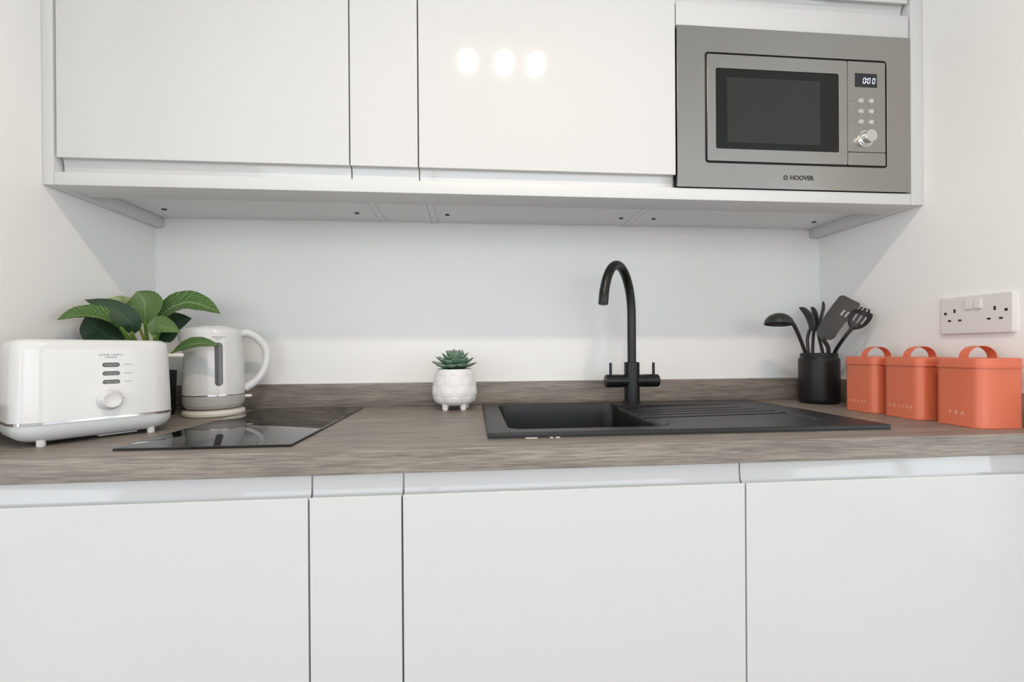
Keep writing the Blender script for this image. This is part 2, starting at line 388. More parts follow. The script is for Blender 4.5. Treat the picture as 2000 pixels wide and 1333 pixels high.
# wall cabinets
GW = 'wall cabinets above the worktop'
wl = ['wide white gloss wall cabinet at far left above toaster and kettle',
      'narrow white gloss wall cabinet between two wide ones',
      'wide white gloss wall cabinet mirroring three warm spotlights',
      'white wall cabinet housing the steel microwave']
dy = YU+.024
for i in range(4):
    x0, x1 = JX[i], JX[i+1]; w = x1-x0; H = ZCT-ZC
    t = thing('wall_cabinet', wl[i], 'cabinet', (x0, 0, ZC), 0, GW)
    for nm, a in (('side_panel', (0.0004, .0175, dy, -.002, 0, H)), ('side_panel', (w-.0175, w-.0004, dy, -.002, 0, H)),
                  ('bottom_panel', (.0178, w-.0178, dy, -.002, .0016, .0178)), ('top_panel', (.0178, w-.0178, dy, -.002, H-.018, H)),
                  ('back_panel', (.0178, w-.0178, -.01, -.002, .018, H-.018))):
        obj(nm, box(B(), *a, .0004, 1), 'carcass', t, 0)
    if i != 1:
        for cx in (.050, w-.048):
            obj('screw_cap', lathe(B(), [(0, -.0006), (.0058, -.0006), (.0064, .0004), (.0064, .0018), (0, .0018)], 16, (cx, -.082, 0)), 'cap', t)
    if i < 3:
        d = obj('door', jdoor(w-.003, .0006, H, 'bottom', ZD-ZC-.0006), 'gloss', t, 12, .0007); d.location = (.0015, YU, 0)
    else:
        zz = 1.884-ZC
        d = obj('flap_door', jdoor(w-.006, zz, H, 'bottom', .030), 'gloss', t, 12, .0007); d.location = (.0015, YU, 0)
        obj('fascia_strip', box(B(), .0015, w-.003, YU, YU+.02, 1.8275-ZC, 1.8825-ZC, .0007), 'gloss', t, 30)
        obj('shelf', box(B(), .018, w-.018, dy, -.012, 1.832-ZC, 1.848-ZC), 'carcass', t, 0)
tag(obj('pelmet', box(B(), -.0034, 1.9515, YU, -.257, ZP, ZC-.0006, .0008), 'white'), 'white pelmet board running under the wall cabinets', 'pelmet')
tag(obj('end_panel', box(B(), XL+.0008, -.0042, YU, -.001, ZP, ZCT, .0008), 'white'), 'white end panel of the wall cabinets against the left wall', 'panel', 'end panels of the wall cabinets')
tag(obj('end_panel', box(B(), 1.9528, XR-.0008, YU, -.001, ZP, ZCT, .0008), 'white'), 'white end panel beside the microwave against the right wall', 'panel', 'end panels of the wall cabinets')

# ------------------------------------------------------------------ worktop and upstands
SX0, SX1, SYF, SYB = .8947, 1.6946, -.538, -.075
bm = B()
xs = [XL+.001, SX0+.02, SX1-.02, XR-.001]; ys = [YW, SYF+.02, SYB-.02, -.001]
vt = [[[bm.verts.new((x, y, z)) for z in (ZW2, ZW)] for y in ys] for x in xs]
for i in range(3):
    for j in range(3):
        if (i, j) == (1, 1): continue
        for k in (0, 1): bm.faces.new((vt[i][j][k], vt[i+1][j][k], vt[i+1][j+1][k], vt[i][j+1][k]))
for i in range(3):
    for j in (0, 3): bm.faces.new((vt[i][j][0], vt[i+1][j][0], vt[i+1][j][1], vt[i][j][1]))
    for j in (0, 3): bm.faces.new((vt[j][i][0], vt[j][i+1][0], vt[j][i+1][1], vt[j][i][1]))
for a, b in (((1, 1), (2, 1)), ((2, 1), (2, 2)), ((2, 2), (1, 2)), ((1, 2), (1, 1))):
    bm.faces.new((vt[a[0]][a[1]][0], vt[b[0]][b[1]][0], vt[b[0]][b[1]][1], vt[a[0]][a[1]][1]))
tag(obj('worktop', bm, 'wood', None, 30, .0018), 'long grey-brown oak-effect worktop with square front edge', 'worktop')
ZU = .968
tag(obj('upstand', box(B(), XL+.001, XR-.001, -UP, -.0005, ZW+.0003, ZU, .0008), 'wood'), 'oak-effect upstand along the back wall behind sink and hob', 'upstand', 'oak-effect upstands')
tag(obj('upstand', box(B(), XR-UP, XR-.0005, YW+.004, -UP-.0005, ZW+.0003, ZU, .0008), 'wood'), 'oak-effect upstand on the right wall behind the orange tins', 'upstand', 'oak-effect upstands')
tag(obj('upstand', box(B(), XL+.0005, XL+UP, YW+.004, -UP-.0005, ZW+.0003, ZU, .0008), 'wood'), 'oak-effect upstand on the left wall behind the toaster', 'upstand', 'oak-effect upstands')

# ------------------------------------------------------------------ microwave
mx0, mx1, mz0, mz1 = 1.3512, 1.9482, 1.4452, 1.8258
mw = thing('microwave', 'built-in stainless steel microwave with dark door window', 'microwave', ((mx0+mx1)/2, YU, mz0))
mwW, mwH = mx1-mx0, mz1-mz0; MX = (mx0+mx1)/2
def mr(xa, xb, za, zb): return ((xb-xa), (zb-za), (xa+xb)/2-MX, (za+zb)/2-mz0)   # w,h,cx,cz
w, h, cx, cz = mr(1.4193, 1.8850, 1.5030, 1.7658)
bm = B(); ringplate(bm, mwW, mwH, .002, w, h, .008, .004, 0, mwH/2, cx, cz)
obj('trim_frame', bm, 'steel', mw, 30, .0006)
obj('chassis', box(B(), -mwW/2+.002, mwW/2-.002, .0003, .0218, .002, mwH-.002), 'black', mw, 0)
obj('oven_body', box(B(), -mwW/2+.022, mwW/2-.022, .0220, .30, .022, mwH-.022), 'black', mw, 0)
w, h, cx, cz = mr(1.4245, 1.7800, 1.5080, 1.7607)
w2, h2, c2, cz2 = mr(1.4458, 1.7580, 1.5376, 1.7285)
bm = B(); ringplate(bm, w, h, .004, w2, h2, .005, .005, cx, cz, c2, cz2)
dr = obj('door', bm, 'steel', mw, 30, .0008)
obj('door_glass', plate(B(), w2-.0006, h2-.0006, .005, .004, .0004, c2, cz2), 'mwglass', dr)
w, h, cx, cz = mr(1.474, 1.7100, 1.5533, 1.7077)
obj('window_screen', plate(B(), w, h, .002, .0003, 0, cx, cz, -.004), 'mwmesh', dr, 0)
w, h, cx, cz = mr(1.7812, 1.8800, 1.5405, 1.7607)
cp = obj('control_panel', plate(B(), w, h, .003, .005, .0007, cx, cz), 'steel', mw)
w, h, cx, cz = mr(1.7812, 1.8800, 1.5080, 1.5393)
obj('door_release', plate(B(), w, h, .003, .005, .0007, cx, cz), 'steel', mw)
w, h, cx, cz = mr(1.7992, 1.8577, 1.6985, 1.7318)
ds = obj('display', plate(B(), w, h, .001, .0005, 0, cx, cz, -.005), 'disp', cp, 0)
SEG = {'0': 'abcdef'}
bm = B()
for ox in (-.004, .0075, .0205):
    cw, ch, tk = .0058, .0130, .0012
    def seg(xa, za, xb, zb):
        sh = .16
        pts = [(xa, za), (xb, zb)]; dx, dz = xb-xa, zb-za; l = math.hypot(dx, dz); nx, nz = -dz/l*tk/2, dx/l*tk/2
        q_ = [(xa+nx, za+nz), (xb+nx, zb+nz), (xb-nx, zb-nz), (xa-nx, za-nz)]
        lp = [(cx+ox+x+sh*z, cz-.001+z) for x, z in q_]
        loft(bm, [[(x, -.0055, z) for x, z in lp], [(x, -.0058, z) for x, z in lp]])
    a, b_ = cw/2, ch/2; g = .0007
    for s_ in ((-a+g, b_, a-g, b_), (-a+g, -b_, a-g, -b_), (-a, g, -a, b_-g), (-a, -b_+g, -a, -g), (a, g, a, b_-g), (a, -b_+g, a, -g)): seg(*s_)
for z in (-.003, .003): box(bm, cx+.0010+z*.16, cx+.0024+z*.16, -.0058, -.0055, cz-.001+z-.0008, cz-.001+z+.0008)
obj('digits', bm, 'digit', ds, 0)
for j, zz in enumerate((1.6642, 1.6386, 1.6130)):
    for k, xx in enumerate((1.8142, 1.8412)):
        obj('button', lathe(B(), [(.0066, -.005), (.0066, -.0054), (.0058, -.0056), (.0056, -.0085), (.0046, -.0092), (0, -.0092)], 20, (xx-MX, 0, zz-mz0), 'y'), 'mwbtn', cp)
        bm = B(); n = (8, 3, 5, 4, 4, 5)[j*2+k]; x = xx-MX+(-.0085 if k == 0 else .0085)
        for q_ in range(n):
            xa = x-(q_+1)*.0021 if k == 0 else x+q_*.0021
            box(bm, xa, xa+.0015, -.0052, -.005, zz-mz0-.0011, zz-mz0+.0011)
        obj('button_marking', bm, 'softprint', cp, 0)
kb = (1.8274-MX, 0, 1.5735-mz0)
kn = obj('dial', lathe(B(), [(.0205, -.005), (.0205, -.0062), (.019, -.0068), (.0175, -.006), (.0155, -.0058), (.0152, -.021), (.0142, -.0225), (0, -.0225)], 40, kb, 'y'), 'steel_light', cp)
bm = B()
for k in range(5): box(bm, kb[0]-.005+k*.0021, kb[0]-.0035+k*.0021, -.0052, -.005, kb[2]+.0228, kb[2]+.0248)
obj('dial_marking', bm, 'softprint', cp, 0)
text('brand_lettering', 'HOOVER', .0148, 'print', mw, T(1.6618-MX, -.0042, 1.4728-mz0) @ FRONT, 1.0, offset=.0006)
bm = B(); lathe(bm, [(.0038, -.0045), (.0058, -.0045), (.0058, -.0040), (.0038, -.0040), (.0038, -.0045)], 24, (1.6205-MX, 0, 1.4728-mz0), 'y')
for z in (-.0022, .0004, .003): box(bm, 1.6205-MX-.003, 1.6205-MX+.0028, -.0045, -.0040, 1.4728-mz0+z-.0006, 1.4728-mz0+z+.0002)
obj('brand_emblem', bm, 'print', mw, 0)

# ------------------------------------------------------------------ hob
hb = thing('hob', 'black glass two-ring hob set in worktop beside the toaster', 'hob', (.4175, -.3108, ZW))
bm = B(); hw, hd = .2842, .509
loft(bm, [[(x, y, z) for x, y in rrect(hw-i*2, hd-i*2, .003, 3)] for z, i in ((.0002, 0), (.0034, 0), (.0042, .0008), (.0045, .0022))])
g = obj('glass', bm, 'hob', hb, 20)
obj('edge_seal', box(B(), -hw/2+.002, hw/2-.002, -hd/2+.002, hd/2-.002, .00005, .0005), 'black', hb, 0)

# ------------------------------------------------------------------ sink
sk = thing('sink', 'black composite sink with bowl at left and ribbed drainer at right', 'sink', ((SX0+SX1)/2, (SYF+SYB)/2, ZW))
sx, sy = (SX0+SX1)/2, (SYF+SYB)/2; sw, sd_ = SX1-SX0, SYB-SYF
def sdr(x, y, xa, xb, ya, yb, r):
    dx = abs(x-(xa+xb)/2)-(xb-xa)/2+r; dy_ = abs(y-(ya+yb)/2)-(yb-ya)/2+r
    return math.hypot(max(dx, 0), max(dy_, 0))+min(max(dx, dy_), 0)-r
def sm(a, b, x):
    t = max(0, min(1, (x-a)/(b-a))); return t*t*(3-2*t)
BX0, BX1, BY0, BY1 = .940, 1.262, -.494, -.122
GR = (-.222, -.262, -.302, -.342)
def hgt(X, Y):
    h = .0100
    d = sdr(X, Y, BX1-.04, 1.615, -.458, -.165, .03)
    if X > BX1-.01:
        rec = sm(.006, -.006, d)
        slope = .0030+.0045*max(0, min(1, (1.60-X)/.33))
        h -= rec*slope
        for gy in GR:
            g_ = sm(.0075, .002, abs(Y-gy))*sm(1.575+(gy+.222)*-.55+.02, 1.555+(gy+.222)*-.55, X)
            h -= .0042*g_*rec
    b = sdr(X, Y, BX0, BX1, BY0, BY1, .028)
    h = h*(1-sm(.003, -.003, b)) - sm(.004, -.012, b)*.155 if b < .004 else h
    return h
bm = B()
def axis(lo, hi, step, fine):
    xs = []; x = lo
    while x < hi-1e-6:
        xs.append(x); x += .0015 if any(abs(x-f) < .008 for f in fine) else step
    return xs+[hi]
RO = .018
xsn = axis(SX0+.003, SX1-.003, .006, (BX0, BX1, 1.615)); ysn = axis(SYF+.003, SYB-.003, .006, (BY0, BY1, -.458, -.165)+GR)
def clampc(X, Y):
    """pull the grid corners onto the rounded outline"""
    return X, Y
V = [[bm.verts.new((X-sx, Y-sy, hgt(X, Y))) for Y in ysn] for X in xsn]
for i in range(len(xsn)-1):
    for j in range(len(ysn)-1): bm.faces.new((V[i][j], V[i+1][j], V[i+1][j+1], V[i][j+1]))
rim = [V[i][0] for i in range(len(xsn))]+[V[-1][j] for j in range(1, len(ysn))]+[V[i][-1] for i in range(len(xsn)-2, -1, -1)]+[V[0][j] for j in range(len(ysn)-2, 0, -1)]
prev = rim
for ex, z in ((.0018, .0094), (.0028, .0078), (.003, .006), (.003, .0003), (-.012, .0003)):
    nx_ = []
    for v in rim:
        x, y = v.co.x, v.co.y
        ox = -ex if x < -sw/2+.0031 else ex if x > sw/2-.0031 else 0
        oy = -ex if y < -sd_/2+.0031 else ex if y > sd_/2-.0031 else 0
        if ox and oy: ox *= .7; oy *= .7
        nx_.append(bm.verts.new((x+ox, y+oy, z)))
    for a in range(len(rim)): b = (a+1) % len(rim); bm.faces.new((prev[a], prev[b], nx_[b], nx_[a]))
    prev = nx_
obj('basin', bm, 'sink', sk, 50)
zb_ = hgt((BX0+BX1)/2, -.31)
wst = obj('waste_strainer', lathe(B(), [(.042, zb_+.0005), (.042, zb_+.003), (.038, zb_+.004), (.034, zb_+.0025), (.012, zb_+.002), (.010, zb_+.005), (0, zb_+.005)], 32, ((BX0+BX1)/2-sx, -.31-sy, 0)), 'chrome', sk)
X, Y = 1.300, -.492
obj('drain_notch', box(B(), X-sx-.011, X-sx+.008, Y+.075-sy-.006, Y+.075-sy+.006, hgt(X, Y+.075)-.002, hgt(X, Y+.075)+.0006, .0015), 'black', sk)

for xx, ww in ((.975, .022), (1.012, .006), (1.024, .008)):
    obj('sealant_residue', box(B(), xx-sx-ww/2, xx-sx+ww/2, SYF-sy-.0050, SYF-sy-.0002, .0001, .0014, .0005), 'ceramic', sk)

# ------------------------------------------------------------------ tap
TX, TY = 1.322, -.108
tp = thing('kitchen_tap', 'matt black swan-neck kitchen tap with two lever handles', 'tap', (TX, TY, ZW+.0101))
obj('base_ring', lathe(B(), [(0, 0), (.0255, 0), (.0255, .003), (.0235, .005), (0, .005)], 40), 'tap', tp)
obj('body', lathe(B(), [(0, .005), (.0215, .005), (.0215, .1145), (.0205, .1158), (.0135, .1158), (0, .1158)], 40), 'tap', tp)
a = math.radians(43); ux, uy = -math.sin(a), -math.cos(a); L_ = .178; z0 = .250; RV = .130
pts = [(0, 0, .1158), (0, 0, .17), (0, 0, .21), (0, 0, z0)]
for k in range(1, 29):
    t_ = k/28*PI*1.0; s_ = L_/2*(1-math.cos(t_)); pts.append((ux*s_, uy*s_, z0+RV*math.sin(t_)))
pts.append((ux*(L_-.001), uy*(L_-.001), z0-.001)) if False else None
# the outlet stops a little above the spring of the arch
pts = pts[:-2]
sp_ = obj('spout', tube(B(), pts, .0122, 24, ref=(ux, uy, 0)), 'tap', tp, 40)
e0, e1 = Vector(pts[-1]), Vector(pts[-2]); dv = (e0-e1).normalized()
obj('outlet', tube(B(), [e0-dv*.028, e0-dv*.027, e0+dv*.010, e0+dv*.011], [.0122, .0126, .0126, .0121], 24), 'tap', sp_, 40)
obj('aerator', tube(B(), [e0+dv*.0095, e0+dv*.0116], .0098, 20), 'nylon', sp_, 40)
for s in (-1, 1):
    arm = obj('valve_arm', lathe(B(), [(0, 0), (.0178, 0), (.0178, .036*s), (.0172, .0365*s), (.0172, .0372*s), (.0184, .0378*s), (.0184, .0745*s), (.0165, .0775*s), (0, .0775*s)], 36, (0, 0, .0625), 'x'), 'tap', tp)
    obj('lever', lathe(B(), [(0, .078), (.0040, .078), (.0038, .113), (.003, .1145), (0, .1145)], 16, (s*.0630, -.002, 0)), 'tap', arm)

# ------------------------------------------------------------------ toaster
tz = math.atan2(.79, .61)
to = thing('toaster', 'white long toaster with chrome band, grey buttons and a dial', 'toaster', (.168, -.447, ZW), tz)
tl, tw, ty = .236, .150, .055       # length, depth, centre offset in y (front at y=-.02)
def ring(z, ins, r): return [(x, y, z) for x, y in rrect(tl-2*ins, tw-2*ins, max(r-ins*.5, .004), 8, .001, ty)]
bm = B(); loft(bm, [ring(.0062, .050, .04), ring(.0062, .034, .04), ring(.0074, .024, .04), ring(.0110, .0145, .04), ring(.0165, .0078, .04), ring(.0240, .0032, .04), ring(.031, .0016, .04), ring(.039, .0012, .04)])
obj('base', bm, 'appl2', to, 40)
bm = B(); loft(bm, [ring(.0385, .0006, .04), ring(.0389, .0, .04), ring(.0432, .0, .04), ring(.0436, .0006, .04)])
obj('chrome_band', bm, 'chrome', to, 40)
bm = B(); loft(bm, [ring(.0434, .0009, .04), ring(.06, .0012, .04), ring(.12, .003, .04), ring(.168, .0045, .04), ring(.177, .0056, .04), ring(.1825, .0085, .04), ring(.1857, .013, .04), ring(.1868, .019, .04)])
sh = obj('shell', bm, 'appl', to, 40)
for y in (.03, .08): obj('bread_slot', box(B(), -.075, .077, y-.014, y+.014, .1865, .1872, .0003), 'slot', sh, 0)
for x, y in ((-.079, 0), (.078, 0), (-.079, .105), (.078, .105)):
    obj('foot', lathe(B(), [(0, 0), (.0058, 0), (.0064, .002), (.0064, .0120), (0, .0120)], 16, (x, y, 0)), 'appl', to)
fy = -.0185
for z in (.1395, .1232, .1072):
    yy = fy+ (z-.06)*.030
    s_ = obj('button_slot', plate(B(), .0258, .0086, .0043, .0012, .0003, .0118, z, yy+.0008, 6), 'slot', to)
    obj('button', plate(B(), .0225, .0058, .0029, .0022, .0006, .0122, z, yy+.0004, 6), 'btn', s_)
for z, s_ in ((.1398, 'Defrost'), (.1235, 'Reheat'), (.1075, 'Cancel')):
    text('button_lettering', s_, .0042, 'softprint', to, T(.0310, fy+(z-.06)*.03-.0003, z) @ FRONT, 1.0, 'LEFT')
text('maker_lettering', 'JOHN LEWIS', .0046, 'softprint', to, T(.0115, fy+.0022, .1585) @ FRONT, 1.45)
text('maker_lettering', '& PARTNERS', .0028, 'softprint', to, T(.0115, fy+.0021, .1540) @ FRONT, 1.15)
kc = (.0085, fy+.0004, .0745)
dl = obj('dial', lathe(B(), [(.0195, .001), (.0195, -.003), (.0185, -.0045), (.0150, -.012), (.0146, -.0165), (.0136, -.0178), (.0115, -.0172), (.008, -.0165), (0, -.0163)], 44, kc, 'y'), 'appl', to, 50)
bm = B()
for k in range(7):
    a = math.radians(-40+k*43.3); box(bm, kc[0]-.0228*math.cos(a)-.0004, kc[0]-.0228*math.cos(a)+.0004, fy-.0006, fy+.0006, kc[2]+.0228*math.sin(a)-.0004, kc[2]+.0228*math.sin(a)+.0004)
obj('dial_marking', bm, 'softprint', to, 0)
obj('lever', plate(B(), .040, .0080, .0032, .034, .002, .134, .1560, .075), 'cream', to)
obj('crumb_tray', box(B(), .0, .06, .012, .10, .0035, .0066, .001), 'appl2', to)

# ------------------------------------------------------------------ kettle on its base
kz = math.atan2(.479, .878); KL = (.2005, -.131, ZW)
kbse = thing('power_base', 'round cream power base under the white kettle', 'appliance base', KL, kz)
obj('base_disc', lathe(B(), [(0, 0), (.064, 0), (.0685, .003), (.0700, .009), (.0680, .0145), (.062, .0168), (0, .0168)], 56), 'cream', kbse)
obj('connector', lathe(B(), [(0, .0168), (.014, .0168), (.013, .0185), (0, .0185)], 24), 'black', kbse)
ke = thing('kettle', 'white electric kettle with smoked water window and loop handle', 'kettle', (KL[0], KL[1], ZW+.0187), kz)
obj('foot_ring', lathe(B(), [(0, 0), (.055, 0), (.062, .003), (.0668, .010), (.0688, .021), (.0692, .0345), (0, .0345)], 56), 'kgrey', ke)
obj('chrome_band', lathe(B(), [(.060, .0343), (.0696, .0343), (.0698, .0358), (.0694, .0372), (.060, .0372)], 56), 'chrome', ke)
bm = B(); NS = 72
prof = [(.0690, .0370), (.0686, .06), (.0674, .10), (.0655, .14), (.0632, .175), (.0618, .190), (.0595, .199), (.055, .2045), (.046, .2075), (.030, .2085)]
rows = []
for r, z in prof:
    row = []
    for i in range(NS):
        a_ = 2*PI*i/NS; d = (a_+PI) % (2*PI)-PI               # spout towards local -x
        s_ = math.exp(-(d/.34)**2)*sm(.145, .192, z)*.016 if z < .2 else math.exp(-(d/.34)**2)*.016*(.2085-z)/.01
        rr = r+s_
        row.append((rr*math.cos(a_+PI), rr*math.sin(a_+PI), z))
    rows.append(row)
loft(bm, rows, True, True)
bd = obj('body', bm, 'appl', ke, 45)
obj('lid_knob', lathe(B(), [(.036, .2080), (.036, .2100), (.030, .2115), (0, .2118)], 40), 'appl', ke)
# water window: capsule wrapped on the body, turned a little to the right of the camera
def wrap(w, h, r, cz_, ang, off, n=8):
    L = rrect(w, h, r, n, 0, cz_); out = []
    for x, z in L:
        rb = .0690-(max(0, z-.037)/.14)**1.5*.0042 + off
        a_ = -PI/2+ang+x/rb; out.append((rb*math.cos(a_), rb*math.sin(a_), z))
    return out
def capsule(nm, m, w, h, cz_, ang, o0, o1, par):
    bm = B(); rows = []
    steps = 24; zz = [cz_-h/2*math.cos(PI*k/steps) for k in range(steps+1)]
    r = w/2; nx_ = 6; f_, b_ = [], []
    for z in zz:
        dz = max(0, abs(z-cz_)-(h/2-r)); hw_ = max(math.sqrt(max(r*r-dz*dz, 0)), .0004)
        rb = .0690-(max(0, z-.037)/.14)**1.5*.0042
        rowf, rowb = [], []
        for k in range(nx_+1):
            x = -hw_+2*hw_*k/nx_; a_ = -PI/2+ang+x/rb
            rowf.append(bm.verts.new(((rb+o1)*math.cos(a_), (rb+o1)*math.sin(a_), z))); rowb.append(bm.verts.new(((rb+o0)*math.cos(a_), (rb+o0)*math.sin(a_), z)))
        f_.append(rowf); b_.append(rowb)
    for i in range(steps):
        for k in range(nx_):
            bm.faces.new((f_[i][k], f_[i][k+1], f_[i+1][k+1], f_[i+1][k])); bm.faces.new((b_[i][k], b_[i+1][k], b_[i+1][k+1], b_[i][k+1]))
        bm.faces.new((f_[i][0], f_[i+1][0], b_[i+1][0], b_[i][0])); bm.faces.new((f_[i][nx_], b_[i][nx_], b_[i+1][nx_], f_[i+1][nx_]))
    for i in (0, steps):
        for k in range(nx_): bm.faces.new((f_[i][k], b_[i][k], b_[i][k+1], f_[i][k+1]))
    return obj(nm, bm, m, par, 40)
wf = capsule('window_surround', 'slot', .0168, .108, .1135, .14, -.004, .0005, bd)
capsule('water_window', 'water', .0142, .1052, .1135, .14, .0005, .0011, wf)
hp = spline([(.055, 0, .190), (.073, 0, .1945), (.096, 0, .184), (.1165, 0, .157), (.1205, 0, .125), (.1120, 0, .091), (.0940, 0, .0655), (.0675, 0, .046)], 6)
obj('handle', tube(B(), hp, [.0105]*len(hp), 18, flat=1.02, ref=(0, 0, 1)), 'appl', ke, 50)
obj('handle_inlay', tube(B(), [(x*1.0+.0045, 0, z+.0072) for x, y, z in hp[6:17]], [.002]+[.0065]*9+[.002], 12, flat=.35, ref=(0, 0, 1)), 'kgrey', ke, 50)
obj('switch', plate(B(), .018, .0065, .0028, .010, .0015, .0755, .0265, .004), 'appl', ke)
text('maker_lettering', 'JOHN LEWIS', .0046, 'softprint', ke, Matrix.Rotation(.14, 4, 'Z') @ T(0, -.0640, .1815) @ FRONT, 1.1)
text('maker_lettering', '& PARTNERS', .0027, 'softprint', ke, Matrix.Rotation(.14, 4, 'Z') @ T(0, -.0643, .1772) @ FRONT, 1.1)

# ------------------------------------------------------------------ houseplant behind the toaster
PC = Vector((.045, -.120, ZW))
pl = thing('potted_houseplant', 'leafy green striped houseplant in black pot behind the toaster', 'plant', PC)
obj('pot', lathe(B(), [(0, 0), (.042, 0), (.0445, .003), (.0495, .112), (.0495, .1155), (.046, .1155), (.045, .10), (0, .10)], 40), 'pot', pl)
obj('soil', lathe(B(), [(.0452, .098), (.0452, .102), (.03, .105), (0, .107)], 32), 'soil', pl)
def leaf(ctrl, width, nrm, m, shape=.42, dish=.35, stem='stem', stem_from=(0, 0), sr=.0030, wave=.03, bend=None):
    """ctrl: (px,py,Y) survey points along the midrib, base to tip; width in metres"""
    P = [at(*c)-PC for c in ctrl]; path = spline([tuple(p) for p in P], max(3, 18//(len(P)-1))); N = len(path); ws = []
    for i in range(N):
        t_ = i/(N-1)
        w_ = (t_/shape)**.62 if t_ < shape else 1-((t_-shape)/(1-shape))**1.9
        ws.append(max(width*w_, .0012))
    lf = obj('leaf', ribbon(B(), path, ws, nrm, dish, .0009, 8, wave=wave), m, pl, 60)
    s0 = Vector((stem_from[0], stem_from[1], .10)); s1 = Vector(path[0]); s2 = Vector(path[1]); md = (s0+s1)/2+Vector((0, 0, .012))
    sp = spline([tuple(s0), tuple(md), tuple(s1), tuple(s2)], 5)
    obj('petiole', tube(B(), sp, [sr*1.25-sr*.45*k/(len(sp)-1) for k in range(len(sp))], 10), stem, lf, 60)
    return lf
toc = (CAM-(PC+Vector((0, 0, .2)))).normalized()           # towards the middle of the room
# left long arching leaf, seen from its side
leaf([(240, 646, -.255), (205, 624, -.285), (160, 617, -.315), (112, 625, -.345)], .062, (.2, -.55, .85), 'leaf', .40, .45, stem_from=(-.01, -.01), sr=.0045)
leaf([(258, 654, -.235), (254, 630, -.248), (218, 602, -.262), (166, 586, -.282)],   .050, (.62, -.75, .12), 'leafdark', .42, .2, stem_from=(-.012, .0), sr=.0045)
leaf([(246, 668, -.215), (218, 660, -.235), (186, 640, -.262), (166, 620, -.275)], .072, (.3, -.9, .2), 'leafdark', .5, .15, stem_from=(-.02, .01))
leaf([(268, 630, -.175), (256, 600, -.190), (235, 592, -.210), (203, 586, -.228)], .050, (.1, -.75, .7), 'leafpale', .45, .3, stem='stemy', stem_from=(-.004, .01))
leaf([(284, 634, -.195), (284, 612, -.197), (281, 588, -.200), (268, 569, -.206)], .082, (.25, -.95, .12), 'leafback', .58, .28, stem_from=(.0, -.012), sr=.0040)
leaf([(307, 627, -.165), (330, 604, -.170), (366, 591, -.178), (402, 599, -.186), (430, 613, -.194)], .064, (.25, -.82, .52), 'leaf', .36, .32, stem_from=(.012, 0))
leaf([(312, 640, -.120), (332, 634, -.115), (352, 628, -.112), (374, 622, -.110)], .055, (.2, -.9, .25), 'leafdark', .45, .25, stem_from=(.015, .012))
leaf([(303, 660, -.215), (308, 640, -.222), (326, 640, -.228), (352, 650, -.236)], .050, (.1, -.85, .45), 'leafback', .40, .35, stem_from=(.010, -.010), sr=.0045)
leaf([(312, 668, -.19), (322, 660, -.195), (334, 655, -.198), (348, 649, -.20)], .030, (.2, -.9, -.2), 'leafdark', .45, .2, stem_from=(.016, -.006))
leaf([(338, 688, -.205), (358, 678, -.222), (392, 671, -.240), (430, 676, -.255)], .038, (.05, -.78, .62), 'leaf', .42, .3, stem_from=(.02, -.012), sr=.0022)

# ------------------------------------------------------------------ succulent
SC = Vector((.818, -.105, ZW))
su = thing('potted_succulent', 'small green succulent in white embossed pot with stub feet', 'plant', SC)
bm = B(); nu, nv = 160, 44; rows = []
pp = spline([(.0300, .0125), (.0450, .0165), (.0555, .029), (.0592, .046), (.0575, .066), (.0535, .088), (.0492, .1075), (.0482, .1110)], 10)
for i, (r, z) in enumerate(pp):
    row = []
    for k in range(nu):
        a_ = 2*PI*k/nu; e = 0
        if .018 < z < .104:
            best = None                                   # overlapping embossed leaves, like scales
            for rw in range(-1, 4):
                zc = .022+rw*.027
                for sg in range(8):
                    ac = (sg+.5*(rw % 2))*PI/4; da = ((a_-ac+PI) % (2*PI)-PI)*.054
                    q2 = (da/.0235)**2+((z-zc)/.026)**2
                    if q2 < 1 and (best is None or rw < best[0]): best = (rw, q2, da, z-zc)
            if best:
                q2 = best[1]; e = .0026*(1-q2)+.0022*math.exp(-((q2-.82)/.10)**2)
                e += .0006*math.sin(best[3]*1500) if q2 < .6 else 0
                e *= sm(.104, .098, z)*sm(.018, .024, z)
        row.append(((r+e)*math.cos(a_), (r+e)*math.sin(a_), z))
    rows.append(row)
for r, z in ((.0470, .1120), (.0455, .1105), (.0450, .100)): rows.append([(r*math.cos(2*PI*k/nu), r*math.sin(2*PI*k/nu), z) for k in range(nu)])
loft(bm, rows, True, True); obj('pot', bm, 'ceramic', su, 60)
for a_ in (-2.25, -.90, .67, 2.24):
    obj('foot', lathe(B(), [(0, 0), (.0060, 0), (.0078, .003), (.0090, .018), (0, .018)], 18, (.0385*math.cos(a_), .0385*math.sin(a_), 0)), 'ceramic', su)
obj('soil', lathe(B(), [(.0452, .098), (.0452, .104), (.02, .108), (0, .109)], 28), 'soil', su)
